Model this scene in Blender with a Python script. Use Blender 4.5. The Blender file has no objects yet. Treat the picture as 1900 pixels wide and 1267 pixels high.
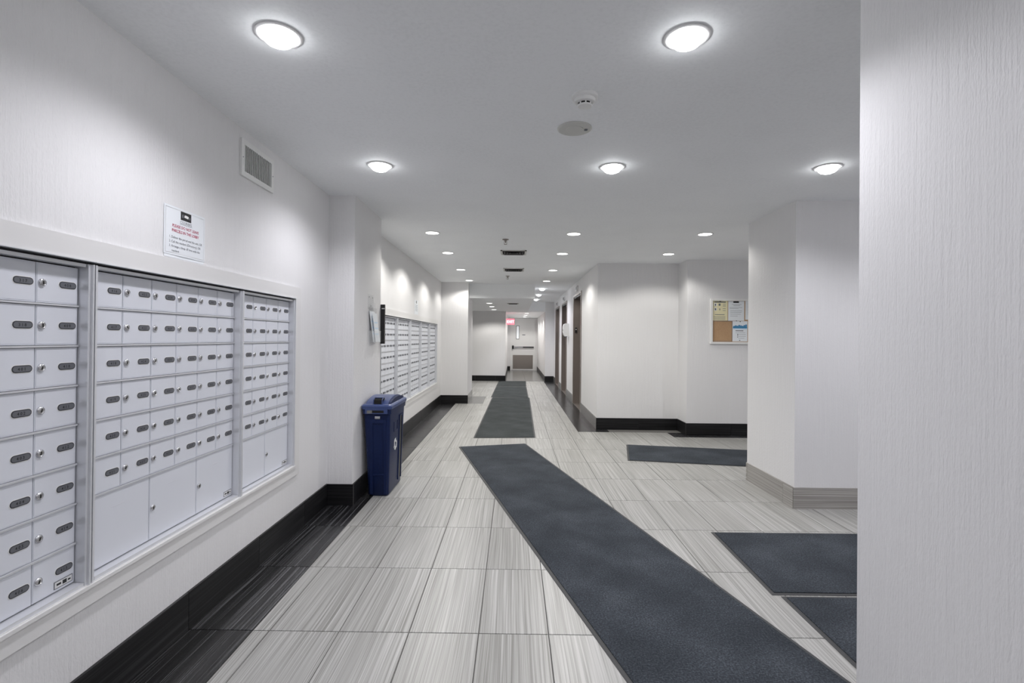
import bpy, math, random
from mathutils import Matrix, Vector
random.seed(7)
C = bpy.context.scene.collection
SC = bpy.context.scene
PI = math.pi

# ------------------------------------------------------------------ camera, world, exposure
FPX, YAW, PITCH, ROLL, EYE, CX, CY = 931.238, .0079, .00461, .00944, 1.28983, 946.285, 622.557
fw = Vector((-math.sin(YAW)*math.cos(PITCH), math.cos(YAW)*math.cos(PITCH), math.sin(PITCH)))
r0 = Vector((math.cos(YAW), math.sin(YAW), 0)); u0 = r0.cross(fw)
rt = r0*math.cos(ROLL) + u0*math.sin(ROLL); up = -r0*math.sin(ROLL) + u0*math.cos(ROLL)
cd = bpy.data.cameras.new('camera'); cam = bpy.data.objects.new('camera', cd); C.objects.link(cam)
cam.matrix_world = Matrix(((rt.x, up.x, -fw.x, 0), (rt.y, up.y, -fw.y, 0), (rt.z, up.z, -fw.z, EYE), (0, 0, 0, 1)))
cd.sensor_width = 36; cd.lens = FPX/1900*36
cd.shift_x = (950-CX)/1900; cd.shift_y = (CY-633.5)/1900
cd.clip_start = .02; cd.clip_end = 100
SC.camera = cam
w = bpy.data.worlds.new('world'); SC.world = w; w.use_nodes = True
w.node_tree.nodes['Background'].inputs[0].default_value = (.75, .8, .9, 1)
w.node_tree.nodes['Background'].inputs[1].default_value = .3
SC.view_settings.view_transform = 'Standard'; SC.view_settings.look = 'None'
SC.view_settings.gamma = 1; SC.view_settings.use_curve_mapping = False
SC.view_settings.exposure = 0.1
SC.cycles.max_bounces = 14; SC.cycles.diffuse_bounces = 9; SC.cycles.glossy_bounces = 4
SC.cycles.sample_clamp_indirect = 6
SPOT_W, SPOT_FAR_W, GLOW = 33.0, 51.0, 20.0      # downlight power, far downlights, bulb face strength
COOL = (.95, .94, 1.0); WARM = (1.0, .975, .925)

def project(x, y, z):
    d = Vector((x, y, z-EYE)); q = d.dot(fw)
    if q < .05: return None
    return CX + FPX*d.dot(rt)/q, CY - FPX*d.dot(up)/q, q

# ------------------------------------------------------------------ materials
def mat(name, col, rough=.5, metal=0, spec=.5, emit=None, strength=0, trans=0, alpha=1):
    m = bpy.data.materials.new(name); m.use_nodes = True
    b = m.node_tree.nodes['Principled BSDF']
    b.inputs['Base Color'].default_value = (*col, 1); b.inputs['Roughness'].default_value = rough
    b.inputs['Metallic'].default_value = metal; b.inputs['Specular IOR Level'].default_value = spec
    if emit: b.inputs['Emission Color'].default_value = (*emit, 1); b.inputs['Emission Strength'].default_value = strength
    if trans: b.inputs['Transmission Weight'].default_value = trans
    b.inputs['Alpha'].default_value = alpha
    return m
class N:
    def __init__(s, m): s.t = m.node_tree; s.b = s.t.nodes['Principled BSDF']
    def n(s, kind, **kw):
        x = s.t.nodes.new(kind)
        for k, v in kw.items(): setattr(x, k, v)
        return x
    def l(s, a, b): s.t.links.new(a, b)
    def math(s, op, a, b=None):
        x = s.n('ShaderNodeMath', operation=op)
        for i, v in enumerate((a, b)):
            if v is None: continue
            if hasattr(v, 'links'): s.l(v, x.inputs[i])
            else: x.inputs[i].default_value = v
        return x.outputs[0]
    def comb(s, x, y, z):
        c = s.n('ShaderNodeCombineXYZ')
        for i, v in enumerate((x, y, z)):
            if hasattr(v, 'links'): s.l(v, c.inputs[i])
            else: c.inputs[i].default_value = v
        return c.outputs[0]
    def noise(s, vec, scale, detail=2, rough=.5):
        x = s.n('ShaderNodeTexNoise'); x.inputs['Scale'].default_value = scale
        x.inputs['Detail'].default_value = detail; x.inputs['Roughness'].default_value = rough
        s.l(vec, x.inputs['Vector']); return x.outputs['Fac']
    def ramp(s, fac, stops):
        x = s.n('ShaderNodeValToRGB'); e = x.color_ramp.elements
        while len(e) < len(stops): e.new(.5)
        for i, (p, c) in enumerate(stops): e[i].position = p; e[i].color = (*c, 1)
        s.l(fac, x.inputs[0]); return x.outputs[0]
    def bump(s, h, strength, dist):
        x = s.n('ShaderNodeBump'); x.inputs['Strength'].default_value = strength; x.inputs['Distance'].default_value = dist
        s.l(h, x.inputs['Height']); s.l(x.outputs[0], s.b.inputs['Normal'])
    def sep(s, v):
        x = s.n('ShaderNodeSeparateXYZ'); s.l(v, x.inputs[0]); return x.outputs
    def objco(s): return s.n('ShaderNodeTexCoord').outputs['Object']

def wallpaper(name, col):
    m = mat(name, col, .48, spec=.35); g = N(m); o = g.sep(g.objco())
    s = g.math('ADD', o[0], o[1])
    rib = g.noise(g.comb(g.math('MULTIPLY', s, 95), 0, g.math('MULTIPLY', o[2], 3.5)), 1, 2)
    fib = g.noise(g.comb(g.math('MULTIPLY', s, 210), 3, g.math('MULTIPLY', o[2], 55)), 1, 2)
    h = g.math('ADD', g.math('MULTIPLY', rib, .75), g.math('MULTIPLY', fib, .55))
    g.bump(h, .8, .004)
    mo = g.noise(g.comb(g.math('MULTIPLY', s, 40), 1, g.math('MULTIPLY', o[2], 1.5)), 1, 1)
    c = g.ramp(mo, [(.3, tuple(x*.992 for x in col)), (.7, tuple(min(1, x*1.005) for x in col))])
    g.l(c, g.b.inputs['Base Color']); return m
def streak(name, cols, rough, axis='y', spec=.5, bumpy=.1):
    m = mat(name, cols[0], rough, spec=spec); g = N(m); o = g.sep(g.objco())
    rnd = g.n('ShaderNodeObjectInfo').outputs['Random']
    a, b = (o[0], o[1]) if axis == 'y' else (o[2], o[0])
    off = g.math('MULTIPLY', rnd, 37.0)
    wob = g.noise(g.comb(g.math('MULTIPLY', a, 4), g.math('ADD', g.math('MULTIPLY', b, 1.3), off), 0), 1, 1)
    aa = g.math('ADD', a, g.math('MULTIPLY', wob, .018))
    v1 = g.comb(g.math('MULTIPLY', aa, 230), g.math('ADD', g.math('MULTIPLY', b, 1.1), off), off)
    v2 = g.comb(g.math('MULTIPLY', aa, 85), g.math('ADD', g.math('MULTIPLY', b, .7), off), off)
    f = g.math('ADD', g.math('MULTIPLY', g.noise(v1, 1, 3, .6), .62), g.math('MULTIPLY', g.noise(v2, 1, 2), .38))
    f = g.math('ADD', f, g.math('MULTIPLY', g.math('SUBTRACT', rnd, .5), .04))
    c = g.ramp(f, [(.34, cols[0]), (.5, cols[1]), (.64, cols[2])])
    g.l(c, g.b.inputs['Base Color'])
    if bumpy: g.bump(f, bumpy, .002)
    return m
def speckle(name, cols, scale, rough, bumpy=0, dist=.003):
    m = mat(name, cols[0], rough, spec=.2); g = N(m); v = g.objco()
    f = g.math('ADD', g.math('MULTIPLY', g.noise(v, scale, 3, .7), .7), g.math('MULTIPLY', g.noise(v, 3.0, 3), .3))
    g.l(g.ramp(f, [(.36, cols[0]), (.52, cols[1]), (.68, cols[2])]), g.b.inputs['Base Color'])
    if bumpy: g.bump(f, bumpy, dist)
    return m
M = {}
M['wall'] = wallpaper('wallpaper', (.76, .755, .76))
M['ceil'] = speckle('ceiling_paint', [(.86, .875, .89), (.90, .915, .93), (.91, .925, .94)], 60, .7, .05, .001)
M['casing'] = mat('casing_paint', (.72, .715, .71), .45)
M['door'] = mat('door_paint', (.80, .80, .80), .4)
M['grout'] = mat('grout', (.13, .127, .12), .9)
M['tile'] = streak('light_vein_tile', [(.19, .188, .172), (.335, .332, .315), (.48, .476, .462)], .33)
M['tile_base'] = streak('light_vein_base', [(.19, .18, .165), (.34, .325, .305), (.50, .485, .465)], .35, 'x')
M['dark'] = streak('black_vein_tile', [(.004, .004, .0045), (.010, .010, .011), (.10, .10, .106)], .25, spec=.42)
M['dark_base'] = streak('black_vein_base', [(.004, .004, .0045), (.008, .008, .009), (.035, .035, .037)], .36, 'x', spec=.25)
M['greytile'] = streak('grey_tile', [(.13, .13, .125), (.17, .17, .165), (.22, .22, .21)], .22)
M['mat'] = speckle('mat_pile', [(.018, .022, .027), (.042, .049, .059), (.10, .112, .128)], 130, .95, .8, .006)
M['matfar'] = speckle('mat_pile_worn', [(.025, .029, .030), (.05, .057, .059), (.10, .11, .113)], 130, .95, .8, .006)
M['rubber'] = mat('rubber', (.035, .036, .038), .6)
M['steel'] = mat('mailbox_paint', (.70, .72, .775), .42, .05)
M['alu'] = mat('anodised_frame', (.72, .73, .76), .32, .4)
M['inner'] = mat('bank_inner', (.06, .06, .065), .6)
M['chrome'] = mat('chrome', (.62, .62, .64), .24, 1)
M['keyhole'] = mat('keyhole', (.01, .01, .01), .5)
M['plate'] = mat('plate_grey', (.13, .135, .15), .45)
M['plate_edge'] = mat('plate_edge', (.035, .037, .045), .4)
M['ink'] = mat('ink', (.012, .012, .014), .6)
M['greyink'] = mat('grey_ink', (.16, .17, .19), .7)
M['redink'] = mat('red_ink', (.50, .10, .16), .6)
M['blueink'] = mat('blue_ink', (.04, .22, .42), .6)
M['paper'] = mat('paper', (.80, .83, .86), .6)
M['yellow'] = mat('yellow_paper', (.80, .74, .48), .6)
M['bluepaper'] = mat('pale_blue_paper', (.62, .76, .88), .6)
M['white'] = mat('white_plastic', (.80, .80, .79), .35)
M['offwhite'] = mat('speaker_grille_plastic', (.60, .60, .57), .6)
M['black'] = mat('black_plastic', (.012, .012, .013), .4)
M['void'] = mat('duct_dark', (.008, .008, .008), .9)
M['cork'] = speckle('cork', [(.36, .22, .12), (.48, .31, .18), (.58, .40, .25)], 180, .9, .3, .001)
M['bin'] = speckle('bin_plastic', [(.0075, .015, .058), (.009, .018, .068), (.011, .021, .078)], 90, .42, .05, .001)
M['binlid'] = mat('bin_lid', (.040, .065, .185), .3)  # lid blue lightened to paint in the rim highlights
M['bronze'] = mat('bronze_steel', (.27, .235, .215), .34, .55)
M['vent_cone'] = mat('vent_cone', (.045, .045, .045), .6)
M['kick'] = mat('kick_plate', (.30, .27, .25), .35, .7)
M['acrylic'] = mat('acrylic', (.85, .87, .88), .08, alpha=.16)
M['glass'] = mat('door_glass', (.85, .9, .92), .08, spec=.6)
M['lens_cool'] = mat('bulb_face', (.9, .9, .9), .3, emit=(.97, .98, 1), strength=GLOW)
M['lens_warm'] = mat('lamp_lens', (.9, .9, .9), .3, emit=(1, .985, .95), strength=5)
M['trimring'] = mat('lamp_trim', (.74, .74, .74), .3, .1)
M['lit_pane'] = mat('lit_pane', (.85, .88, .9), .2, emit=(.9, .95, 1), strength=.35)
M['exitred'] = mat('exit_panel', (.7, .1, .12), .4, emit=(1, .16, .22), strength=1.5)
M['exitletter'] = mat('exit_letter', (.9, .8, .8), .4, emit=(1, .80, .82), strength=1.8)

# ------------------------------------------------------------------ geometry helpers
class MB:
    def __init__(s): s.v = []; s.f = []
    def box(s, x0, x1, y0, y1, z0, z1):
        k = len(s.v)
        s.v += [(x, y, z) for z in (z0, z1) for y in (y0, y1) for x in (x0, x1)]
        s.f += [tuple(k+i for i in q) for q in ((0, 2, 3, 1), (4, 5, 7, 6), (0, 1, 5, 4), (2, 6, 7, 3), (0, 4, 6, 2), (1, 3, 7, 5))]
        return s
    def cbox(s, x0, x1, y0, y1, z0, z1, c):                       # top edges chamfered
        k = len(s.v)
        for (a, z) in ((0, z0), (0, z1-c), (c, z1)):
            s.v += [(x0+a, y0+a, z), (x1-a, y0+a, z), (x1-a, y1-a, z), (x0+a, y1-a, z)]
        s.f.append((k+3, k+2, k+1, k)); s.f.append((k+8, k+9, k+10, k+11))
        for l in (0, 4):
            for i in range(4): j = (i+1) % 4; s.f.append((k+l+i, k+l+j, k+l+4+j, k+l+4+i))
        return s
    def loft(s, rings, cap0=True, cap1=True):
        k = len(s.v); n = len(rings[0])
        for r in rings: s.v += [tuple(p) for p in r]
        for a in range(len(rings)-1):
            for i in range(n):
                j = (i+1) % n; s.f.append((k+a*n+i, k+a*n+j, k+(a+1)*n+j, k+(a+1)*n+i))
        if cap0: s.f.append(tuple(k+i for i in reversed(range(n))))
        if cap1: s.f.append(tuple(k+(len(rings)-1)*n+i for i in range(n)))
        return s
    def lathe(s, prof, seg=24, c=(0, 0, 0), axis='z', cap0=True, cap1=True):
        R = []
        for (r, h) in prof:
            ring = []
            for i in range(seg):
                a = 2*PI*i/seg; p, q = r*math.cos(a), r*math.sin(a)
                if axis == 'z': ring.append((c[0]+p, c[1]+q, c[2]+h))
                elif axis == 'x': ring.append((c[0]+h, c[1]+p, c[2]+q))
                else: ring.append((c[0]+q, c[1]+h, c[2]+p))
            R.append(ring)
        return s.loft(R, cap0, cap1)
    def prism(s, poly, z0, z1):
        return s.loft([[(x, y, z0) for x, y in poly], [(x, y, z1) for x, y in poly]])
    def slab(s, poly, x0, x1):                                      # poly in (y, z), extruded along x
        return s.loft([[(x0, y, z) for y, z in poly], [(x1, y, z) for y, z in poly]])
    def mesh(s, name, m, smooth=False):
        me = bpy.data.meshes.new(name); me.from_pydata(s.v, [], s.f); me.materials.append(M[m]); me.validate(); me.update()
        if smooth:
            me.shade_smooth() if hasattr(me, 'shade_smooth') else None
            try: me.set_sharp_from_angle(angle=.7)
            except Exception: pass
        return me
    def build(s, name, m, parent=None, loc=(0, 0, 0), rot=(0, 0, 0), smooth=False):
        return place(name, s.mesh(name, m, smooth), parent, loc, rot)
def place(name, me, parent=None, loc=(0, 0, 0), rot=(0, 0, 0)):
    o = bpy.data.objects.new(name, me); C.objects.link(o); o.location = loc; o.rotation_euler = rot
    if parent: o.parent = parent
    return o
def thing(name, label, cat, loc=(0, 0, 0), rotz=0, group=None):
    o = bpy.data.objects.new(name, None); C.objects.link(o); o.empty_display_size = .05
    o.location = loc; o.rotation_euler = (0, 0, rotz); o['label'] = label; o['category'] = cat; o['kind'] = 'thing'
    if group: o['group'] = group
    return o
def tag(o, label, cat, group=None):
    o['label'] = label; o['category'] = cat; o['kind'] = 'thing'
    if group: o['group'] = group
    return o
def struct(o, label=None):
    o['kind'] = 'structure'
    if label: o['label'] = label
    return o
def stadium(L, h, n=6):
    r = h/2; a = L/2-r
    return [(a+r*math.cos(t), r*math.sin(t)) for t in [(-PI/2)+PI*i/n for i in range(n+1)]] + \
           [(-a+r*math.cos(t), r*math.sin(t)) for t in [PI/2+PI*i/n for i in range(n+1)]]
def rrect(x0, x1, y0, y1, r, z, n=4):
    P = []
    for (cx, cy, a0) in ((x1-r, y0+r, -PI/2), (x1-r, y1-r, 0), (x0+r, y1-r, PI/2), (x0+r, y0+r, PI)):
        for i in range(n+1): t = a0+PI/2*i/n; P.append((cx+r*math.cos(t), cy+r*math.sin(t), z))
    return P

_fc = bpy.data.curves.new('lettering', 'FONT'); _fc.resolution_u = 2; _fc.fill_mode = 'FRONT'
_fo = bpy.data.objects.new('lettering', _fc); C.objects.link(_fo)
def glyphs(txt, size, align='CENTER', bold=0):
    """flat lettering as (verts2d, faces), baseline at 0"""
    _fc.body = txt; _fc.size = size; _fc.align_x = align; _fc.offset = bold
    dg = bpy.context.evaluated_depsgraph_get(); dg.update()
    me = bpy.data.meshes.new_from_object(_fo.evaluated_get(dg))
    r = ([(v.co.x, v.co.y) for v in me.vertices], [tuple(p.vertices) for p in me.polygons]); bpy.data.meshes.remove(me); return r
def lettering(mb, txt, size, fn, align='CENTER', bold=0):
    """add lettering to mb, fn maps (u, v) to a 3-D point"""
    v, f = glyphs(txt, size, align, bold); k = len(mb.v)
    mb.v += [fn(a, b) for a, b in v]; mb.f += [tuple(k+i for i in q) for q in f]
DIG = {d: glyphs(d, .0125, 'LEFT', .00025) for d in '0123456789'}

# ------------------------------------------------------------------ the setting
ZC = 2.3685; ZL = 2.085           # main ceiling, lowered ceiling
XL = -1.425                        # left wall face
XN, YN = 1.038, 1.52                # near right wall face and its end
XR = 1.19                          # lift wall face
ZB0, ZB1 = .455, 1.532             # mailbox niche
N0, N1 = 1.035, 3.235; F0, F1 = 5.29, 9.235
lw = MB()
for (a, b, z0, z1) in ((-2.6, N0, 0, ZC), (N0, N1, 0, ZB0), (N0, N1, ZB1, ZC), (N1, F0, 0, ZC), (F0, F1, 0, ZB0), (F0, F1, ZB1, ZC), (F1, 9.8, 0, ZC)):
    lw.box(XL-.5, XL, a, b, z0, z1)
struct(lw.build('wall_left', 'wall'), 'pale ribbed wallpaper wall holding both rows of mailboxes')
struct(MB().box(XL, -1.225, 3.83, 4.59, 0, ZC).build('wall_pillar_left', 'wall'), 'shallow wallpapered pillar standing out from the left wall')
struct(MB().box(XL-.5, -.9, 9.8, 10.85, 0, ZC).build('wall_jog_left', 'wall'), 'wallpapered wall return past the far mailboxes')
struct(MB().box(-4.2, -.255, 15.0, 20.3, 0, ZC).build('wall_far', 'wall'), 'wall facing the lobby left of the exit corridor')
struct(MB().box(-4.4, -4.2, 10.0, 15.4, 0, ZC).box(-4.2, XL-.5, 10.0, 10.85, 0, ZC).build('wall_side_hall', 'wall'))
LIFT = ((8.9, 10.0), (11.32, 12.42), (13.2, 14.28)); LH = 2.1
rw = MB(); y = 7.17
for (a, b) in LIFT:
    rw.box(XR, XR+.17, y, a, 0, ZC); rw.box(XR, XR+.17, a, b, LH, ZC); y = b
rw.box(XR, XR+.17, y, 14.95, 0, ZC); rw.box(XR+.17, 2.34, 7.17, 14.95, 0, ZC)
struct(rw.build('wall_right', 'wall'), 'wallpapered block holding the three lift doors')
struct(MB().box(2.34, 5.3, 6.8, 8.0, 0, ZC).build('wall_notice', 'wall'), 'wall behind the corkboard')
struct(MB().box(.93, 1.9, 14.95, 20.3, 0, ZC).build('wall_corridor_right', 'wall'))
struct(MB().box(-.255, -.14, 20.0, 20.3, 0, ZC).box(.86, .93, 20.0, 20.3, 0, ZC).box(-.14, .86, 20.0, 20.3, 2.06, ZC).box(-.255, .93, 20.25, 20.4, 0, ZC).build('wall_corridor_end', 'wall'))
struct(MB().box(2.165, 3.1, 3.88, 4.66, 0, ZC).build('wall_column_right', 'wall'), 'square wallpapered column with a pale tile base')
struct(MB().box(XN, 5.3, -2.6, YN, 0, ZC).build('wall_near_right', 'wall'), 'large pale ribbed wall filling the right edge')
struct(MB().box(5.1, 5.3, YN, 6.8, 0, ZC).build('wall_entrance', 'wall'))
struct(MB().box(XL-.5, XN, -2.8, -2.6, 0, ZC).build('wall_rear', 'wall'))
struct(MB().box(-4.4, 5.3, -2.8, 20.4, ZC, ZC+.1).build('ceiling', 'ceil'), 'smooth white painted ceiling')
struct(MB().box(-4.2, .41, 10.05, 15.0, ZL, ZC).box(-.255, .93, 14.95, 20.25, ZL, ZC).build('ceiling_lowered', 'ceil'), 'lowered ceiling before the exit corridor')

# mailbox casings
def casing(name, a, b, label):
    m = MB(); x0, x1 = XL, XL+.014; w_ = .072
    m.box(x0, x1, a-w_, a, ZB0-w_, ZB1+w_).box(x0, x1, b, b+w_, ZB0-w_, ZB1+w_)
    m.box(x0, x1, a, b, ZB0-w_, ZB0).box(x0, x1, a, b, ZB1, ZB1+w_)
    m.box(x0, x1+.008, a-.006, b+.006, ZB0-.014, ZB0-.002)
    struct(m.build(name, 'casing'), label)
casing('trim_1', N0, N1, 'white casing around the near mailboxes')
casing('trim_2', F0, F1, 'white casing around the far mailboxes')

# floor
floor = struct(MB().box(-4.4, 5.3, -2.8, 20.4, -.12, -.0035).build('floor', 'grout'), 'pale vein-patterned tiles with black border tiles')
TX0, TY0, TW, TL = -1.057, 2.804, .305, .61
BX = -1.13
DARK = [(XL, BX, -2.6, 9.8), (.9, XR+.16, 7.17-.21, 14.95), (XR+.16, 2.34, 6.96, 7.17), (2.13, 5.1, 6.65, 6.96)]
GREY = [(-.9, -.6, 9.8, 11.0), (-.255, .93, 15.0, 20.0)]
SOLID = [(XL-.5, XL, -3, 9.8), (XL-.5, -.9, 9.8, 10.85), (XN, 6, -3, YN), (2.165, 3.1, 3.88, 4.66), (XR+.15, 6, 6.96, 15),
         (-6, -.255, 15, 21), (.93, 6, 14.95, 21), (-6, XL-.4, -3, 10.85), (5.1, 6, -3, 21), (2.34, 6, 6.8, 15)]
def minus(r, b):
    x0, x1, y0, y1 = r; a0, a1, c0, c1 = b
    if a0 >= x1 or a1 <= x0 or c0 >= y1 or c1 <= y0: return [r]
    o = []
    if a0 > x0: o.append((x0, a0, y0, y1))
    if a1 < x1: o.append((a1, x1, y0, y1))
    xa, xb = max(x0, a0), min(x1, a1)
    if c0 > y0: o.append((xa, xb, y0, c0))
    if c1 < y1: o.append((xa, xb, c1, y1))
    return o
def cells(x0, x1, y0, y1, w_, l_, ox, oy, block):
    out = []
    i0, i1 = math.floor((x0-ox)/w_), math.ceil((x1-ox)/w_); j0, j1 = math.floor((y0-oy)/l_), math.ceil((y1-oy)/l_)
    for i in range(i0, i1):
        for j in range(j0, j1):
            rs = [(max(x0, ox+i*w_), min(x1, ox+(i+1)*w_), max(y0, oy+j*l_), min(y1, oy+(j+1)*l_))]
            for b in block: rs = [q for r in rs for q in minus(r, b)]
            out += [r for r in rs if r[1]-r[0] > .012 and r[3-0]-r[2] > .012]
    return out
TM = {}
def tile_obj(r, m, name, g=.0023):
    a, b = r[1]-r[0], r[3]-r[2]; key = (round(a, 3), round(b, 3), m)
    if key not in TM: TM[key] = MB().cbox(-a/2+g, a/2-g, -b/2+g, b/2-g, -.0045, 0, .0009).mesh(name, m)
    return place(name, TM[key], floor, ((r[0]+r[1])/2, (r[2]+r[3])/2, 0))
light = cells(-4.2, 5.1, -2.6, 15.0, TW, TL, TX0, TY0, DARK+GREY+SOLID)
def seen(r):
    p = [project((r[0]+r[1])/2, (r[2]+r[3])/2, 0)] + [project(x, y, 0) for x in r[:2] for y in r[2:]]
    p = [q for q in p if q and -30 < q[0] < 1630 and q[1] < 1300]
    return min((q[2] for q in p), default=None)
vis = sorted([(seen(r), r) for r in light if seen(r)], key=lambda t: t[0]); near = [r for _, r in vis[:300]]; nearset = set(near)
for r in near: tile_obj(r, 'tile', 'tile')
rest = MB()
for r in light:
    if r not in nearset: rest.cbox(r[0]+.0023, r[1]-.0023, r[2]+.0023, r[3]-.0023, -.0045, 0, .0009)
o = rest.build('tile_field', 'tile', floor); o['kind'] = 'stuff'; o['label'] = 'the smaller far and unseen pale floor tiles'
for d in DARK:
    wide = d[1]-d[0] > d[3]-d[2]
    for r in cells(*d, 99 if not wide else TL, TL if not wide else 99, -50 if not wide else TX0, TY0 if not wide else -50, [s for s in SOLID if s[0] > XL]):
        tile_obj(r, 'dark', 'border_tile')
for d in GREY:
    for r in cells(*d, TL if d[2] > 12 else 99, TL, -.255 if d[2] > 12 else -50, TY0, []): tile_obj(r, 'greytile', 'border_tile')

# baseboards: runs of tile pieces standing proud of the wall
BM = {}
def baseboard(name, runs, m, label, h=.162, t=.011):
    e = MB(); root = None
    for (x0, y0, x1, y1, nx, ny) in runs:                          # thin backing bed
        a, b = min(x0, x1, x0+nx*.003, x1+nx*.003), max(x0, x1, x0+nx*.003, x1+nx*.003)
        c, d = min(y0, y1, y0+ny*.003, y1+ny*.003), max(y0, y1, y0+ny*.003, y1+ny*.003)
        e.box(a, b, c, d, 0, h-.002)
    root = struct(e.build(name, 'grout'), label)
    for (x0, y0, x1, y1, nx, ny) in runs:
        L = math.hypot(x1-x0, y1-y0); ux, uy = (x1-x0)/L, (y1-y0)/L; s = 0
        first = None
        if abs(uy) > .5: first = (TY0 - y0) % TL if uy > 0 else (y0-TY0) % TL
        step = first if first and first > .05 else TL
        while s < L-.004:
            q = min(step, L-s); step = TL
            key = (round(q, 3), m, h)
            if key not in BM: BM[key] = MB().box(-q/2+.0012, q/2-.0012, 0, t, 0, h).mesh('tile', m)
            cx, cy = x0+ux*(s+q/2), y0+uy*(s+q/2)
            ang = math.atan2(uy, ux)
            if abs(-math.sin(ang)*nx+math.cos(ang)*ny-1) > .1: ang += PI
            place('tile', BM[key], root, (cx, cy, 0), (0, 0, ang)); s += q
    return root
T = .011
baseboard('baseboard_left', [(XL, -2.5, XL, 3.83-T, 1, 0), (XL, 3.83, -1.225+T, 3.83, 0, -1), (-1.225, 3.83, -1.225, 4.59, 1, 0), (-1.225, 4.59, XL+T, 4.59, 0, 1), (XL, 4.6+T, XL, 9.8-T, 1, 0), (XL, 9.8, -.9+T, 9.8, 0, -1)], 'dark_base', 'black tile skirting along the mailbox wall')
baseboard('baseboard_jog', [(-.9, 9.8, -.9, 10.85, 1, 0)], 'greytile', 'grey tile skirting on the wall return')
baseboard('baseboard_far', [(-4.2, 15.0, -.255+T, 15.0, 0, -1), (-.255, 15.0, -.255, 20.0, 1, 0), (.93, 14.95, XR, 14.95, 0, -1), (.93, 14.95, .93, 20.0, -1, 0), (-.255+T, 20, -.14, 20, 0, -1)], 'dark_base', 'black tile skirting at the far end')
runs = []; yy = 7.17
for (a, b) in LIFT: runs.append((XR, yy, XR, a-.045, -1, 0)); yy = b+.045
runs.append((XR, yy, XR, 14.95-T, -1, 0))
baseboard('baseboard_lift', runs, 'greytile', 'tile skirting between the lift doors, its reflection painted grey')  # dark tile drawn grey to stand for its glossy reflection
baseboard('baseboard_right', [(XR-T, 7.17, 2.34, 7.17, 0, -1), (2.34, 7.17-T, 2.34, 6.8, -1, 0), (2.34-T, 6.8, 5.1, 6.8, 0, -1)], 'dark_base', 'black tile skirting under the corkboard wall')
baseboard('baseboard_column', [(2.165, 3.88, 2.165, 4.66, -1, 0), (2.165-T, 3.88, 3.1, 3.88, 0, -1), (3.1, 4.66, 2.165, 4.66, 0, 1)], 'tile_base', 'pale vein tile skirting around the column')
baseboard('baseboard_near', [(XN, -2.5, XN, YN, -1, 0), (XN-T, YN, 5.1, YN, 0, 1)], 'tile_base', 'pale vein tile skirting of the near right wall')

# lift doors
for k, (a, b) in enumerate(LIFT):
    d = bpy.data.objects.new('door_%d' % (k+2), None); C.objects.link(d); d.location = (XR, (a+b)/2, 0)
    struct(d, ('nearest', 'middle', 'farthest')[k] + ' bronze lift door recess in the right wall')
    h = (b-a)/2
    MB().box(.145, .168, -h+.03, -.003, .006, LH-.03).build('door_leaf', 'bronze', d)
    MB().box(.145, .168, .003, h-.03, .006, LH-.03).build('door_leaf', 'bronze', d)
    for s in (-1, 1):
        y0, y1 = (h-.03, h) if s > 0 else (-h, -h+.03)
        MB().box(-.012, .168, y0, y1, 0, LH-.001).build('jamb', 'bronze', d)
        y0, y1 = (h, h+.04) if s > 0 else (-h-.04, -h)
        MB().box(-.012, 0, y0, y1, 0, LH+.04).build('frame_stile', 'bronze', d)
    MB().box(-.012, 0, -h, h, LH-.001, LH+.04).build('frame_rail', 'bronze', d)
    MB().box(0, .168, -h+.03, h-.03, LH-.03, LH-.001).build('head_soffit', 'black', d)
    MB().box(0, .168, -h+.03, h-.03, 0, .005).build('threshold', 'kick', d)
    if k == 0:
        p = MB().box(.02, .06, h-.045, h-.03, 1.405, 1.505).build('call_panel', 'black', d)
        MB().lathe([(.011, -.003), (.011, 0)], 14, (.04, h-.045, 1.47), 'y').build('button', 'white', p)
for k, (y, n) in enumerate(((9.45, 'nearest'), (11.87, 'middle'), (13.74, 'farthest'))):
    t = thing('lift_indicator', 'small wall indicator above the %s lift door' % n, 'indicator', (XR, y, 2.23), 0, 'lift indicators')
    MB().box(-.03, 0, -.11, .11, -.045, .045).build('housing', 'trimring', t)
    MB().box(-.032, -.03, -.09, .09, -.03, .03).build('display', 'black', t)

# exit door at the corridor's end
d = bpy.data.objects.new('door_1', None); C.objects.link(d); d.location = (.36, 20.0, 0)
struct(d, 'pale steel exit door at the end of the corridor')
MB().box(-.445, .445, .03, .075, .006, 2.01).build('door_leaf', 'door', d)
fr = MB().box(-.5, -.445, -.015, .10, 0, 2.06).box(.445, .5, -.015, .10, 0, 2.06).box(-.445, .445, -.015, .10, 2.01, 2.06)
fr.build('door_frame', 'door', d)
g_ = MB().box(-.275, -.15, .018, .03, 1.24, 1.78).build('window_frame', 'greytile', d)
MB().box(-.258, -.167, .012, .018, 1.26, 1.76).build('pane', 'lit_pane', g_)
MB().box(-.03, .09, .024, .03, 1.40, 1.43).build('door_sign', 'greyink', d)
pb = MB().box(-.40, .43, -.03, .01, .895, .955).build('panic_bar', 'chrome', d)
MB().box(-.43, -.36, -.04, .03, .86, .99).build('latch_case', 'black', pb)
MB().box(.0, .43, -.034, -.03, .905, .945).build('push_pad', 'black', pb)
MB().box(-.40, .40, .022, .03, .06, .61).build('kick_plate', 'kick', d)

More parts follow.
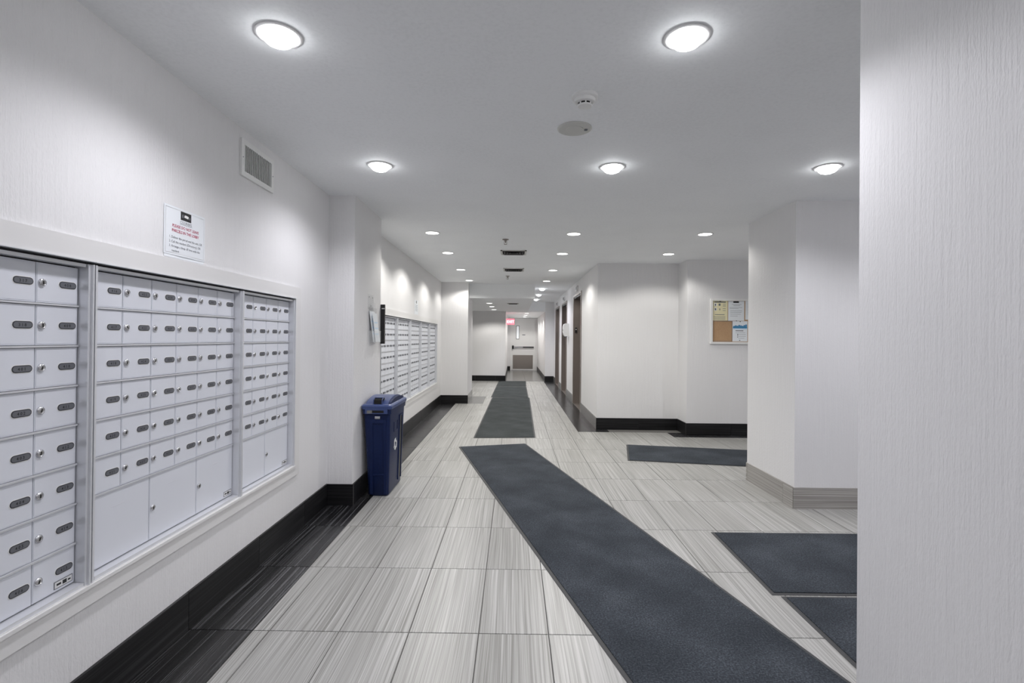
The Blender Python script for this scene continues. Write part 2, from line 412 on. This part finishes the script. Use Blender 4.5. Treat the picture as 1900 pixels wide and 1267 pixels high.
# ------------------------------------------------------------------ mailbox banks
PW, RH = .1475, .1305; ZT = 1.511; XD = -1.447                       # door pitch, row height, top of doors, door face
def stad_mesh(name, L, h, m, x0, x1): return MB().slab(stadium(L, h), x0, x1).mesh(name, m)
ME = {}
def door_mesh(w_, h):
    k = (round(w_, 3), round(h, 3))
    if k not in ME: ME[k] = MB().box(-.02, 0, .0013, w_-.0013, .0045, h-.0045).box(0, .0012, .004, w_-.004, .0085, h-.0085).mesh('mailbox_door', 'steel')
    return ME[k]
plate_edge = stad_mesh('number_plate', .062, .0215, 'plate_edge', .0012, .0026)
halo = stad_mesh('plate_halo', .0665, .026, 'white', .0012, .0018)  # added white outline imitating a sharpening halo, plate has no rim
plate_in = stad_mesh('plate_face', .0565, .016, 'plate', .0026, .0030)
def lock_mesh():
    m = MB().lathe([(.0128, .0012), (.0128, .004), (.0108, .0065), (.0078, .0075), (.0070, .0068)], 14, (0, 0, 0), 'x', False, True)
    return m.mesh('lock', 'chrome', True)
lockm = lock_mesh(); keym = MB().box(.0066, .0078, -.0016, .0016, -.0058, .0045).mesh('keyhole', 'keyhole')
simple_plate = MB().slab(stadium(.062, .0235, 3), .0012, .003).mesh('number_plate', 'plate_edge')
simple_lock = MB().lathe([(.0115, .0012), (.0115, .006), (.006, .0075)], 8, (0, 0, 0), 'x', False, True).mesh('lock', 'greyink')
number = [301]
def numbers():
    n = number[0]; number[0] += 1
    if number[0] == 319: number[0] = 401
    if number[0] == 407: number[0] = 408
    return str(n)
def number_mesh(txt):
    m = MB(); x = 0; parts = []
    for ch in txt:
        v, f = DIG[ch]; parts.append((x, v, f)); x += .0092
    for (dx, v, f) in parts:
        k = len(m.v); m.v += [(.0032, a+dx-x/2, b-.0045) for a, b in v]; m.f += [tuple(k+i for i in q) for q in f]
    return m.mesh('number', 'ink')
def bank(label, ys, ncol, nrow, parcels=0, detail=True, group='silver mailbox banks', half=.02):
    """ys = first door edge; opening spans ys .. ys+ncol*PW; frame stiles of width half each side"""
    W = ncol*PW; H = 8*RH
    t = thing('mailbox_bank', label, 'mailboxes', (XD, ys, ZT-H), 0, group)
    x1 = XL+.017-XD
    m = MB()
    e = .0026; m.box(-.012, x1-.006, -half+e, -.002, -.012, H+.01).box(-.012, x1-.006, W+.002, W+half-e, -.012, H+.01)
    m.box(-.012, x1-.006, 0, W, -.012, 0).box(-.012, x1-.012, 0, W, H, H+.01)
    m.box(x1-.006, x1, -half+e, -half+.009, -.012, H+.01).box(x1-.006, x1+.002, W+half-.008, W+half-e, -.012, H+.01)
    m.build('frame', 'alu', t)
    MB().box(x1-.022, x1+.004, -half, W+half, H+.0182, H+.021).build('top_flange', 'alu', t)
    MB().box(-.012, x1-.034, -half+.001, W+half-.001, H+.0102, H+.0180).build('gap_shade', 'inner', t)  # dark strip added in the gap as the flange's shadow
    MB().box(-.35, -.022, -half+.002, W+half-.002, -.01, H+.009).build('cabinet_body', 'inner', t)
    for k in range(1, nrow+(1 if parcels else 0)):
        z = H-k*RH
        MB().box(-.018, .0055, 0, W, z-.0028, z+.0028).build('row_rail', 'alu', t)
    for c in range(ncol):
        for r in range(nrow):
            dr = place('mailbox_door', door_mesh(PW, RH), t, (0, c*PW, H-(r+1)*RH))
            py, pz = PW-.040, RH/2
            if detail:
                place('plate_halo', halo, dr, (0, py, pz))
                place('number_plate', plate_edge, dr, (0, py, pz)); place('plate_face', plate_in, dr, (0, py, pz))
                place('number', number_mesh(numbers()), dr, (0, py, pz))
                place('lock', lockm, dr, (0, .019, pz)); place('keyhole', keym, dr, (0, .019, pz), (random.choice((.0, .5, -.4)), 0, 0))
            else:
                place('number_plate', simple_plate, dr, (0, py, pz)); place('lock', simple_lock, dr, (0, .019, pz))
    if parcels:
        pw = W/parcels
        for c in range(parcels):
            dr = place('parcel_door', door_mesh(pw, 2*RH), t, (0, c*pw, 0))
            dr['label'] = 'large parcel locker door'
            place('lock', lockm, dr, (0, .019, RH*.98)); place('keyhole', keym, dr, (0, .019, RH*.98))
            MB().box(.0012, .0022, pw*.36, pw*.56, RH*1.52, RH*1.524).build('embossed_line', 'alu', dr)
    if detail:
        s = MB().box(.0012, .0018, W-.075, W-.008, .012, .036).build('maker_label', 'plate', t)
        MB().box(.0018, .0022, W-.072, W-.011, .0145, .0335).build('label_face', 'trimring', s)
        q = MB().box(.0022, .0024, W-.066, W-.05, .021, .0275).box(.0022, .0024, W-.045, W-.03, .018, .03).box(.0022, .0024, W-.026, W-.016, .021, .026)
        q.build('label_print', 'ink', s)
    return t
bank('silver mailbox bank cut by the left edge of the photo, eight rows of doors', 1.652-4*PW, 4, 8)
bank('middle silver mailbox bank with three large parcel doors along its bottom', 1.694, 6, 6, 3, half=.0200)
bank('narrow silver mailbox bank nearest the pillar with two parcel doors below', 2.619, 4, 6, 2, half=.0198)
for k, n in enumerate(('first', 'second', 'third', 'fourth', 'fifth')):
    bank('far mailbox bank beyond the pillar, %s of five counted from the pillar' % n, 5.33+.778*k, 5, 8, 0, False, 'far mailbox banks', .0202)

# ------------------------------------------------------------------ downlights
lens_flat = MB().lathe([(.066, 0), (.066, -.004), (.05, -.0075), (.02, -.009)], 28).mesh('lens', 'lens_warm', True)
ring = MB().lathe([(.080, 0), (.080, -.004), (.074, -.007), (.067, -.006), (.067, -.001)], 32, cap0=False, cap1=False).mesh('trim_ring', 'trimring', True)
bulb = MB().lathe([(.052, 0), (.056, -.008), (.053, -.020), (.043, -.030), (.026, -.037), (.008, -.040)], 28).mesh('bulb', 'lens_cool', True)
refl = MB().lathe([(.066, 0), (.066, -.003), (.052, -.001)], 28, cap0=False, cap1=False).mesh('reflector', 'lens_warm', True)
def downlight(x, y, label, kind, z=ZC, power=None, group='recessed ceiling lights'):
    t = thing('ceiling_light', label, 'light', (x, y, z), 0, group)
    place('trim_ring', ring, t)
    ld = bpy.data.lights.new('lamp', 'SPOT'); lo = bpy.data.objects.new('lamp', ld); C.objects.link(lo); lo.parent = t
    if kind == 'bulb':
        place('reflector', refl, t); place('bulb', bulb, t)
        lo.location = (0, 0, -.052); ld.energy = power or SPOT_W; ld.color = COOL; ld.spot_size = math.radians(150); ld.spot_blend = .68; ld.shadow_soft_size = .05
    else:
        place('lens', lens_flat, t)
        lo.location = (0, 0, -.013); ld.energy = power or SPOT_FAR_W; ld.color = WARM; ld.spot_size = math.radians(147); ld.spot_blend = .38; ld.shadow_soft_size = .03
    return t
ROWN = ('first', 'second', 'third', 'fourth', 'fifth', 'sixth', 'seventh')
for (x, nm) in ((-.853, 'left'), (.606, 'middle')):
    for j, y in enumerate((1.787, 3.147, 5.165, 6.383, 7.95, 9.445)):
        lab = 'ceiling light, %s one from the camera in the %s row' % (ROWN[j], 'row over the mailbox' if nm == 'left' else 'middle')
        lab = '%s ceiling light, %s from the camera in the %s' % ('glaring bulb' if j < 2 else 'flush round', ROWN[j], 'row beside the mailbox wall' if nm == 'left' else 'row over the long mat')
        downlight(x, y, lab, 'bulb' if j < 2 else 'lens', power=34 if j == 5 and nm == 'left' else None)
for j, y in enumerate((3.128, 5.13, 6.345)):
    downlight(1.94, y, '%s ceiling light, %s from the camera in the row toward the corkboard' % ('glaring bulb' if j == 0 else 'flush round', ROWN[j]), 'bulb' if j == 0 else 'lens', power=None if j == 0 else 34)
for j, y in enumerate((10.95, 12.45, 13.95)):
    downlight(.606, y, 'ceiling light above the lift doors, %s past the lowered ceiling edge' % ROWN[j], 'bulb', power=44)
for j, y in enumerate((11.5, 12.75, 14.1)):
    downlight(-.57, y, 'small light in the lowered ceiling, %s from its front edge' % ROWN[j], 'lens', ZL, 64)
for j, y in enumerate((16.0, 17.4, 18.8)):
    downlight(.40, y, 'light in the exit corridor ceiling, %s from the lobby' % ROWN[j], 'lens', ZL, 52)
# the rows carry on behind the camera and toward the entrance
for j, y in enumerate((.43, -.93)):
    for x, nm in ((-.853, 'left'), (.58, 'right')):
        downlight(x, y, 'ceiling light behind the camera on the %s, %s back' % (nm, ROWN[j]), 'bulb', power=13)
for x, y, n in ((3.3, 3.128, 'first'), (3.3, 5.13, 'second'), (4.6, 3.128, 'third'), (3.4, 2.1, 'fourth')):
    downlight(x, y, 'ceiling light hidden toward the entrance, %s one' % n, 'bulb')

# ------------------------------------------------------------------ ceiling fittings
t = thing('smoke_detector', 'white dome smoke detector between the front ceiling lights', 'detector', (.305, 2.229, ZC))
MB().lathe([(.058, 0), (.058, -.012), (.052, -.017)], 28).build('base', 'white', t, smooth=True)
MB().lathe([(.047, -.017), (.045, -.030), (.034, -.034)], 28).build('collar', 'white', t, smooth=True)
MB().lathe([(.030, -.034), (.030, -.043)], 24, cap0=False, cap1=False).build('sensor_slot', 'void', t)
for k in range(8):
    a = 2*PI*k/8; MB().box(-.003, .003, .029, .033, -.043, -.034).build('rib', 'white', t, rot=(0, 0, a))
MB().lathe([(.034, -.043), (.030, -.048), (.012, -.050)], 24).build('cap', 'white', t, smooth=True)
t = thing('ceiling_speaker', 'round off-white ceiling speaker grille behind the smoke detector', 'speaker', (.301, 2.573, ZC))
MB().lathe([(.088, 0), (.088, -.004), (.080, -.008), (.074, -.006)], 36).build('rim', 'offwhite', t, smooth=True)
MB().lathe([(.045, -.006), (.044, -.0085), (.010, -.0095)], 30).build('grille', 'offwhite', t, smooth=True)
MB().box(.050, .066, -.007, .009, -.0095, -.006).build('badge', 'greyink', t)
for y, x, n in ((5.49, -.102, 'nearer'), (8.74, -.119, 'farther')):
    t = thing('sprinkler_head', '%s brass-toned fire sprinkler head hanging from the ceiling' % n, 'sprinkler', (x, y, ZC), 0, 'sprinklers')
    MB().lathe([(.036, 0), (.036, -.005), (.018, -.010)], 20).build('escutcheon', 'kick', t, smooth=True)
    MB().lathe([(.009, -.008), (.009, -.028), (.005, -.040)], 12).build('nozzle', 'kick', t)
    MB().box(-.016, -.012, -.003, .003, -.052, -.012).box(.012, .016, -.003, .003, -.052, -.012).box(-.016, .016, -.003, .003, -.014, -.010).box(-.016, .016, -.003, .003, -.054, -.050).build('yoke', 'kick', t)
    MB().lathe([(.017, -.054), (.017, -.057)], 14).build('deflector', 'kick', t)
def diffuser(x, y, z, label, s=.16):
    t = thing('ceiling_vent', label, 'vent', (x, y, z), 0, 'square ceiling vents')
    MB().box(-s+.02, s-.02, -s+.02, s-.02, -.0015, 0).build('duct_opening', 'void', t)
    f = MB()
    for (a, b, c, d_) in ((-s, s, -s, -s+.022), (-s, s, s-.022, s), (-s, -s+.022, -s, s), (s-.022, s, -s, s)): f.box(a, b, c, d_, -.010, 0)
    f.build('frame', 'offwhite', t)
    for k in range(3):
        o_, i_ = s-.035-.036*k, s-.052-.036*k; m = MB()
        R_ = lambda q, zz: [(-q, -q, zz), (q, -q, zz), (q, q, zz), (-q, q, zz)]
        m.loft([R_(o_, -.016), R_(i_, -.004), R_(i_-.003, -.004), R_(o_-.003, -.017)], False, False)
        m.build('cone', 'vent_cone', t)
diffuser(-.014, 6.317, ZC, 'nearer square ceiling vent between the light rows')
diffuser(-.015, 7.911, ZC, 'farther square ceiling vent between the light rows')
diffuser(-.03, 11.55, ZL, 'square vent in the lowered ceiling', .13)

# ------------------------------------------------------------------ wall vent
t = thing('wall_vent', 'white wall vent with vertical louvres above the mailboxes', 'vent', (XL, 2.750, 2.217))
W2, H2 = .172, .096
MB().box(.001, .003, -W2+.02, W2-.02, -H2+.02, H2-.02).build('duct_opening', 'void', t)
f = MB(); b_ = .027
f.box(0, .011, -W2, W2, -H2, -H2+b_).box(0, .011, -W2, W2, H2-b_, H2).box(0, .011, -W2, -W2+b_, -H2+b_, H2-b_).box(0, .011, W2-b_, W2, -H2+b_, H2-b_)
f.build('frame', 'white', t)
lv = MB().box(-.003, .003, -.0016, .0016, -H2+b_, H2-b_).mesh('louvre', 'white')
for k in range(16): place('louvre', lv, t, (.007, -W2+b_+.009+k*(2*(W2-b_)-.018)/15, 0))
for s in (-1, 1): MB().lathe([(.004, .011), (.003, .013)], 10, (0, s*(W2-.012), 0), 'x').build('screw', 'chrome', t)

# ------------------------------------------------------------------ notices
def notice(y0, y1, z0, z1, label, full):
    t = thing('notice', label, 'sign', (XL, (y0+y1)/2, (z0+z1)/2), 0, 'courier notices')
    a, b = (y1-y0)/2, (z1-z0)/2; x = .0032
    P = lambda u, v: (x+.0006, u, v)
    if full:
        MB().box(.0005, .0015, -a+.004, a-.004, -b-.012, -b+.05).build('under_sheet', 'paper', t)
    rows = []
    for i in range(9):                                              # sheet bows a little off the wall
        y = -a+2*a*i/8; rows.append((y, .002+.004*math.sin(PI*i/8)**2*(.3 if full else 0)))
    m = MB()
    m.loft([[(x_, y, -b), (x_+.001, y, -b), (x_+.001, y, b), (x_, y, b)] for y, x_ in rows]); m.build('sheet', 'paper', t)
    x = .0042 if full else .0036
    if full:
        e = MB(); q = .008
        for (c, d_, g0, g1) in ((-a+q, a-q, b-q-.0012, b-q), (-a+q, a-q, -b+q, -b+q+.0012), (-a+q, -a+q+.0012, -b+q, b-q), (a-q-.0012, a-q, -b+q, b-q)): e.box(x, x+.0004, c, d_, g0, g1)
        e.build('sleeve_edge', 'trimring', t)
    lw_ = .034 if full else .03
    lg = MB().box(x, x+.0006, -lw_, lw_, b-.046, b-.010).build('logo', 'ink', t)
    MB().slab([(-.012, b-.032), (.014, b-.034), (.017, b-.024), (.0, b-.021), (-.010, b-.0225)], x+.0006, x+.001).build('logo_mark', 'white', lg)
    MB().box(x+.0006, x+.001, -.026, -.018, b-.035, b-.022).box(x+.0006, x+.001, .021, .027, b-.035, b-.026).build('logo_side', 'greyink', lg)
    if full:
        m = MB(); lettering(m, 'COURIERS', .0165, lambda u, v: P(u, v+b-.062)); m.box(P(0, 0)[0], P(0, 0)[0]+.0002, -.04, .04, b-.0655, b-.0645); m.build('heading', 'greyink', t)
        m = MB(); lettering(m, 'PLEASE DO NOT LEAVE', .0165, lambda u, v: P(u, v+b-.085), bold=.0003); lettering(m, 'PARCELS IN THE LOBBY', .0165, lambda u, v: P(u, v+b-.105), bold=.0003); m.build('red_warning', 'redink', t)
        m = MB()
        for k, s in enumerate(('1. Deliver the parcel and the unit, OR', '2. Call the resident (Directory), OR', '3. Arrange a drop off time with the', '    resident')):
            lettering(m, s, .0142, lambda u, v: P(u-a+.028, v+b-.133-.0185*k), 'LEFT')
        m.build('instructions', 'greyink', t)
    else:
        m = MB()
        for k in range(5): m.box(P(0, 0)[0], P(0, 0)[0]+.0003, -a*.6, a*.6, b-.075-.02*k, b-.071-.02*k)
        m.build('text_lines', 'greyink', t)
    return t
notice(2.020, 2.288, 1.623, 1.825, 'white courier notice taped above the near mailboxes', True)
notice(7.14, 7.42, 1.618, 1.825, 'small white notice above the far mailboxes', False)

# ------------------------------------------------------------------ recycling bin
t = thing('recycling_bin', 'tall narrow blue recycling bin with domed lid beside the pillar', 'bin', (0, 0, 0))
def br(f, z, g=0):   # interpolated footprint
    L = lambda a, b: a+(b-a)*f
    return rrect(L(-1.170, -1.205)-g, L(-1.003, -.988)+g, L(4.055, 4.02)-g, L(4.50, 4.575)+g, .028, z)
body = MB(); body.loft([br(0, .003, -.008), br(.02, .015), br(.5, .36), br(.93, .665), br(.95, .668, .008), br(1, .712, .009)])
bo = body.build('body', 'bin', t, smooth=True)
ln = lambda a, b, f: a+(b-a)*f
# near end: raised surround of a sunk panel, and the grip slot
def ypos(z, g): return ln(4.055, 4.02, z/.712)-g
pn = MB()
def end_strip(x0, x1, z0, z1, g):
    ya, yb = ypos(z0, 0), ypos(z1, 0)
    pn.loft([[(x0, ya+.004, z0), (x0, ya-g, z0), (x1, ya-g, z0), (x1, ya+.004, z0)], [(x0, yb+.004, z1), (x0, yb-g, z1), (x1, yb-g, z1), (x1, yb+.004, z1)]])
end_strip(-1.150, -1.128, .02, .625, .007); end_strip(-1.040, -1.018, .02, .625, .007)
end_strip(-1.128, -1.040, .595, .625, .007); end_strip(-1.128, -1.040, .17, .185, .005)
pn.build('end_panel_rib', 'bin', t)
MB().box(-1.185, -1.005, 4.0035, 4.016, .672, .708).build('grip', 'binlid', t)
MB().box(-1.168, -1.035, 4.002, 4.006, .680, .700).build('grip_slot', 'void', t)
MB().slab([(4.0015, .676), (4.0015, .700)] + [(4.004, .700), (4.004, .676)], -1.17, -1.128).build('grip_sticker', 'greytile', t)
lb = MB().box(-1.108, -1.068, 4.012, 4.020, .643, .649).box(-1.108, -1.068, 4.012, 4.020, .633, .636)
lb.build('white_label', 'white', t)
# side channel ribs, and a black strip painting the recess's shade
sd = MB(); xs = lambda z: ln(-1.003, -.988, z/.712)
def side_strip(y0, y1, z0, z1, g, mb):
    mb.loft([[(xs(z0)-.004, y0, z0), (xs(z0)+g, y0, z0), (xs(z0)+g, y1, z0), (xs(z0)-.004, y1, z0)], [(xs(z1)-.004, y0, z1), (xs(z1)+g, y0, z1), (xs(z1)+g, y1, z1), (xs(z1)-.004, y1, z1)]])
side_strip(4.36, 4.375, .05, .60, .006, sd); side_strip(4.46, 4.48, .05, .60, .006, sd); side_strip(4.36, 4.48, .60, .615, .006, sd)
side_strip(4.17, 4.185, .50, .58, .004, sd); side_strip(4.29, 4.305, .50, .58, .004, sd); side_strip(4.17, 4.305, .50, .507, .004, sd)
sd.build('side_channel_rib', 'bin', t)
sh = MB(); side_strip(4.376, 4.459, .06, .598, .0012, sh); sh.build('channel_shade', 'black', t)
# recycling mark: three chasing arrows
rc = MB(); cy0, cz0, R1 = 4.235, .385, .042
for k in range(3):
    a = 2*PI*k/3+PI/2
    def tr(u, v): return (xs(cz0)+.0035, cy0+u*math.cos(a)-v*math.sin(a), cz0+u*math.sin(a)+v*math.cos(a))
    for poly in ([(.010, -.036), (.022, -.050), (.046, -.012), (.032, -.004)], [(.022, -.003), (.060, -.013), (.046, .022)], [(-.020, -.036), (.010, -.036), (.022, -.050), (.016, -.056), (-.020, -.056)]):
        p3 = [tr(u*.85, v*.85) for u, v in poly]; rc.loft([[(x_-.004, y_, z_) for x_, y_, z_ in p3], p3])
rc.build('recycling_symbol', 'white', t)
# lid: skirt, arched top, collar with hole
lid = MB().loft([br(1, .708, .014), br(1, .732, .016), br(1, .742, .008), br(1, .746, -.004)])
lo_ = lid.build('lid', 'binlid', t, smooth=True)
arch = MB(); A = []
for i in range(15):
    f = i/14; y = 4.045+.505*f; z = .742+.050*math.sin(PI*f)**.6
    A.append((y, z))
arch.slab(A, -1.192, -1.012); arch.build('lid_arch', 'binlid', lo_, smooth=True)
MB().slab([(y, .742+(z-.742)*.82) for y, z in A], -1.012, -.992).build('lid_side', 'bin', lo_)
mo = MB(); xa, xb = -1.124, -1.062
mo.slab([(4.040, .744), (4.046, .778), (4.075, .790), (4.135, .792), (4.135, .744)], xa, xb); mo.build('mouth', 'void', lo_)
rm = MB(); prof = [(4.036, .744), (4.042, .780), (4.074, .7935), (4.14, .7955), (4.14, .7925), (4.076, .7905), (4.046, .778), (4.040, .744)]
rm.slab(prof, xa-.007, xa); rm.slab(prof, xb, xb+.007); rm.box(xa, xb, 4.070, 4.142, .792, .797); rm.build('mouth_rim', 'binlid', lo_)

# ------------------------------------------------------------------ floor mats
def floor_mat(corners, label, m, name='floor_mat', tagged=False):
    """corners: near-left, near-right, far-right, far-left"""
    P = [Vector(c) for c in corners]; c = sum(P, Vector((0, 0)))/4
    t = thing(name, label, 'mat', (c.x, c.y, 0), 0, 'charcoal floor mats')
    def inset(q):
        out = []
        for i in range(4):
            a, b, d = P[i-1], P[i], P[(i+1) % 4]
            e1 = (b-a).normalized(); e2 = (d-b).normalized(); n1 = Vector((-e1.y, e1.x)); n2 = Vector((-e2.y, e2.x))
            out.append(b + (n1+n2)*q/(1+n1.dot(n2)) - c)
        return out
    R_ = lambda q, z: [(p.x, p.y, z) for p in inset(q)]
    MB().loft([R_(0, .0006), R_(0, .0018), R_(.006, .0035), R_(.026, .004)]).build('rubber_edge', 'rubber', t)
    MB().loft([R_(.020, .0038), R_(.020, .007), R_(.025, .0085)]).build('pile', m, t)
    if tagged:
        q = inset(.004); MB().box(-.03, .03, -.006, .006, .004, .0049).build('white_tag', 'white', t, ((q[0].x*.72+q[1].x*.28), q[0].y+.006, 0))
    return t
e = Vector((-.2585, .966)); n = Vector((.966, .2585))             # runner direction
fl, frr = Vector((-.64, 5.915)), Vector((.153, 6.135))
Ln = 4.70
floor_mat([fl-e*Ln, frr-e*Ln, frr, fl], 'long charcoal runner mat running diagonally to the front', 'mat', 'runner_mat')
floor_mat([(-.508, 6.44), (.292, 6.50), (.352, 10.84), (-.462, 10.80)], 'grey runner mat leading straight down the lobby', 'matfar', 'runner_mat')
floor_mat([(-.488, 10.86), (.330, 10.88), (.345, 13.28), (-.462, 13.26)], 'grey mat lying beyond the straight runner', 'matfar')
floor_mat([(-.465, 13.34), (.345, 13.36), (.375, 14.97), (-.44, 14.95)], 'small grey mat before the exit corridor', 'matfar')
dv = Vector((1.36, -.232)).normalized(); a0 = Vector((1.218, 5.335)); b0 = Vector((1.383, 6.142))
floor_mat([a0, a0+dv*2.3, b0+dv*2.3, b0], 'charcoal mat angled in front of the corkboard wall', 'mat')
floor_mat([(1.318, 2.556), (3.3, 2.560), (3.3, 3.388), (1.330, 3.378)], 'charcoal entrance mat nearest the square column', 'mat', tagged=True)
floor_mat([(1.362, 1.70), (3.3, 1.70), (3.3, 2.548), (1.356, 2.544)], 'charcoal entrance mat beside the near right wall', 'mat')

# ------------------------------------------------------------------ corkboard
BXc, BY, BZ, BW, BH = 2.645, 6.8, 1.235, .90, .61
t = thing('corkboard', 'white framed corkboard on the wall behind the column', 'notice board', (BXc+BW/2, BY, BZ+BH/2))
a, b = BW/2, BH/2
f = MB().box(-a, a, -.028, 0, -b, -b+.028).box(-a, a, -.028, 0, b-.028, b).box(-a, -a+.028, -.028, 0, -b+.028, b-.028).box(a-.028, a, -.028, 0, -b+.028, b-.028)
f.build('frame', 'white', t)
MB().box(-a+.027, a-.027, -.010, 0, -b+.027, b-.027).build('cork_panel', 'cork', t)
def sheet(x0, x1, z0, z1, m, label, name='pinned_paper'):
    o = thing(name, label, 'paper', (BXc+(x0+x1)/2, BY-.0112, BZ+(z0+z1)/2), 0, 'papers on the corkboard')
    MB().box(-(x1-x0)/2, (x1-x0)/2, -.0012, 0, -(z1-z0)/2, (z1-z0)/2).build('sheet', m, o); return o
def lines(o, rects, m, name='print'):
    k = MB()
    for (x0, x1, z0, z1) in rects: k.box(x0, x1, -.0018, -.0012, z0, z1)
    return k.build(name, m, o)
o = sheet(.030, .232, .316, .582, 'yellow', 'yellow safety notice pinned at the top left of the corkboard')
lines(o, [(-.075, .075, .108, .122), (-.07, .06, -.058, -.050)] + [(-.085, .07, -.080-.014*k, -.076-.014*k) for k in range(4)], 'greyink')
lines(o, [(-.08, -.045, .06, .10), (-.08, -.045, .0, .04)], 'paper', 'picture_box')
lines(o, [(-.070, -.056, .066, .092), (-.070, -.056, .006, .032), (-.02, .005, .066, .095), (-.01, .0, .006, .03), (.035, .075, .085, .090), (.035, .075, .06, .066), (.035, .075, .025, .03), (.035, .075, .0, .005)], 'greyink', 'pictogram')
o = sheet(.240, .456, .314, .580, 'paper', 'white letter with black heading pinned near the top of the corkboard')
lines(o, [(-.04, .035, .108, .131)], 'ink', 'heading')
lines(o, [(-.06, .07, .085, .089), (-.04, .05, .07, .074), (-.09, .08, .045, .048), (-.09, .03, .03, .033), (-.08, .08, .0, .003), (-.08, .07, -.02, -.017), (-.08, .06, -.045, -.042), (-.08, .02, -.07, -.067)], 'greyink')
o = sheet(.300, .500, .036, .310, 'paper', 'flyer with blue skyline banner pinned at the lower middle of the corkboard')
lines(o, [(-.095, .095, .040, .062)], 'blueink', 'banner')
k = MB()
for i, hgt in enumerate((.010, .018, .013, .024, .018, .012, .022, .030)): k.box(-.09+.023*i, -.069+.023*i, -.0018, -.0012, .062, .062+hgt)
k.build('skyline', 'blueink', o)
lines(o, [(-.095, .095, .025, .040)], 'bluepaper', 'sky_strip')
lines(o, [(-.06, .045, .002, .012), (-.06, .07, -.022, -.019), (-.02, .08, -.045, -.042), (-.035, -.025, -.06, -.035), (-.035, -.025, -.085, -.07), (-.02, .08, -.07, -.067), (-.02, .06, -.095, -.092), (-.01, .005, -.128, -.116)], 'greyink')
o = sheet(.470, .690, .330, .582, 'paper', 'white sheet pinned at the right of the corkboard, mostly hidden by the column')
lines(o, [(-.08, .07, .09-.02*k, .093-.02*k) for k in range(8)], 'greyink')
for (x, z) in ((.13, .575), (.35, .313), (.40, .303)):
    q = tag(MB().lathe([(.005, 0), (.0055, -.008), (.003, -.010)], 10, (0, 0, 0), 'y').build('push_pin', 'black', None, (BXc+x, BY-.0128, BZ+z)), 'black push pin at the %s of the corkboard' % ('top edge' if z > .5 else ('centre' if x < .38 else 'flyer top')), 'pin')
bare = MB(); fx0, fx1, fz0, fz1 = .030-a, .296-a, .036-b, .312-b
for (x0, x1, z0, z1) in ((fx0, fx1, fz0, fz0+.006), (fx0, fx1, fz1-.006, fz1), (fx0, fx0+.006, fz0, fz1), (fx1-.006, fx1, fz0, fz1)): bare.box(x0, x1, -.013, -.010, z0, z1)
bare.build('cork_border', 'bronze', t)

# ------------------------------------------------------------------ things on the pillar
XP = -1.225
t = thing('brochure_holder', 'clear acrylic brochure holder on the pillar side', 'holder', (XP, 4.33, 1.24))
MB().box(0, .002, -.11, .12, 0, .30).build('back_plate', 'acrylic', t)
MB().box(.040, .042, -.11, .12, 0, .10).box(.002, .040, -.11, .12, 0, .002).box(.002, .040, -.11, -.108, .002, .10).box(.002, .040, .118, .12, .002, .10).build('pocket', 'acrylic', t)
for k, (y0, y1, xa, xb, h, lab) in enumerate(((4.235, 4.43, .026, .008, .26, 'white leaflet leaning in the brochure holder, the rear one'), (4.27, 4.445, .036, .024, .245, 'white leaflet standing at the front of the brochure holder'))):
    q = thing('leaflet', lab, 'leaflet', (XP, 0, 1.245), 0, 'leaflets in the holder')
    m = MB(); m.loft([[(xa, y0+.03, 0), (xa+.003, y0+.03, 0), (xa+.003, y1, 0), (xa, y1, 0)], [(xb, y0-.03, h), (xb+.003, y0-.03, h), (xb+.003, y1-.075, h), (xb, y1-.075, h)]]); m.build('sheet', 'paper', q)
    m = MB()
    for i in range(3):
        f0 = .25+.2*i; xx = xa+(xb-xa)*f0+.0034; m.box(xx, xx+.0004, y0+.045-.06*f0, y1-.03-.06*f0, h*f0, h*f0+.012)
    m.build('print', 'bluepaper', q)
t = thing('card_pocket', 'small empty clear card pocket above the brochure holder', 'holder', (XP, 4.27, 1.52))
MB().box(0, .002, -.08, .08, 0, .125).build('back_plate', 'acrylic', t)
MB().box(.016, .018, -.08, .08, 0, .06).box(.002, .016, -.08, .08, 0, .002).build('pocket', 'acrylic', t)
for s in (-1, 1): MB().lathe([(.006, .002), (.004, .005)], 10, (0, s*.05, .105), 'x').build('screw', 'chrome', t)
MB().lathe([(.006, .002), (.004, .005)], 10, (0, 0, .03), 'x').build('screw', 'keyhole', t)
t = thing('black_frame', 'black framed board fixed behind the pillar edge', 'frame', (XP, 4.59, 1.225))
MB().box(-.16, .037, .0, .028, 0, .36).build('frame', 'black', t)
MB().box(-.145, .022, .028, .030, .02, .34).build('board', 'greyink', t)
MB().box(.010, .0385, -.0015, 0, .318, .327).build('white_strip', 'white', t)

# hand sanitiser dispenser between the lift doors
t = thing('soap_dispenser', 'white hand sanitiser dispenser on the wall between lift doors', 'dispenser', (XR, 10.95, 1.335))
pr = [(0, 0), (-.085, .0), (-.115, .03), (-.125, .09), (-.125, .21), (-.105, .265), (-.07, .28), (0, .28)]
m = MB(); m.loft([[(x, -.07, z) for x, z in pr], [(x, .07, z) for x, z in pr]]); m.build('cover', 'white', t, smooth=True)
MB().box(-.09, -.03, -.03, .03, -.014, 0).build('nozzle', 'greyink', t)
MB().box(-.1265, -.125, -.025, .025, .12, .15).build('window', 'greyink', t)

# exit sign
t = thing('exit_sign', 'red lit exit sign at the mouth of the corridor', 'sign', (-.255, 16.2, 1.72))
MB().box(0, .012, -.05, .05, .05, .15).build('wall_plate', 'white', t)
MB().box(.012, .262, -.028, .028, 0, .19).build('housing', 'exitred', t)
m = MB(); lettering(m, 'EXIT', .115, lambda u, v: (.137+u, -.0285, .055+v), bold=.002); m.build('letters', 'exitletter', t)

bpy.data.objects.remove(_fo)
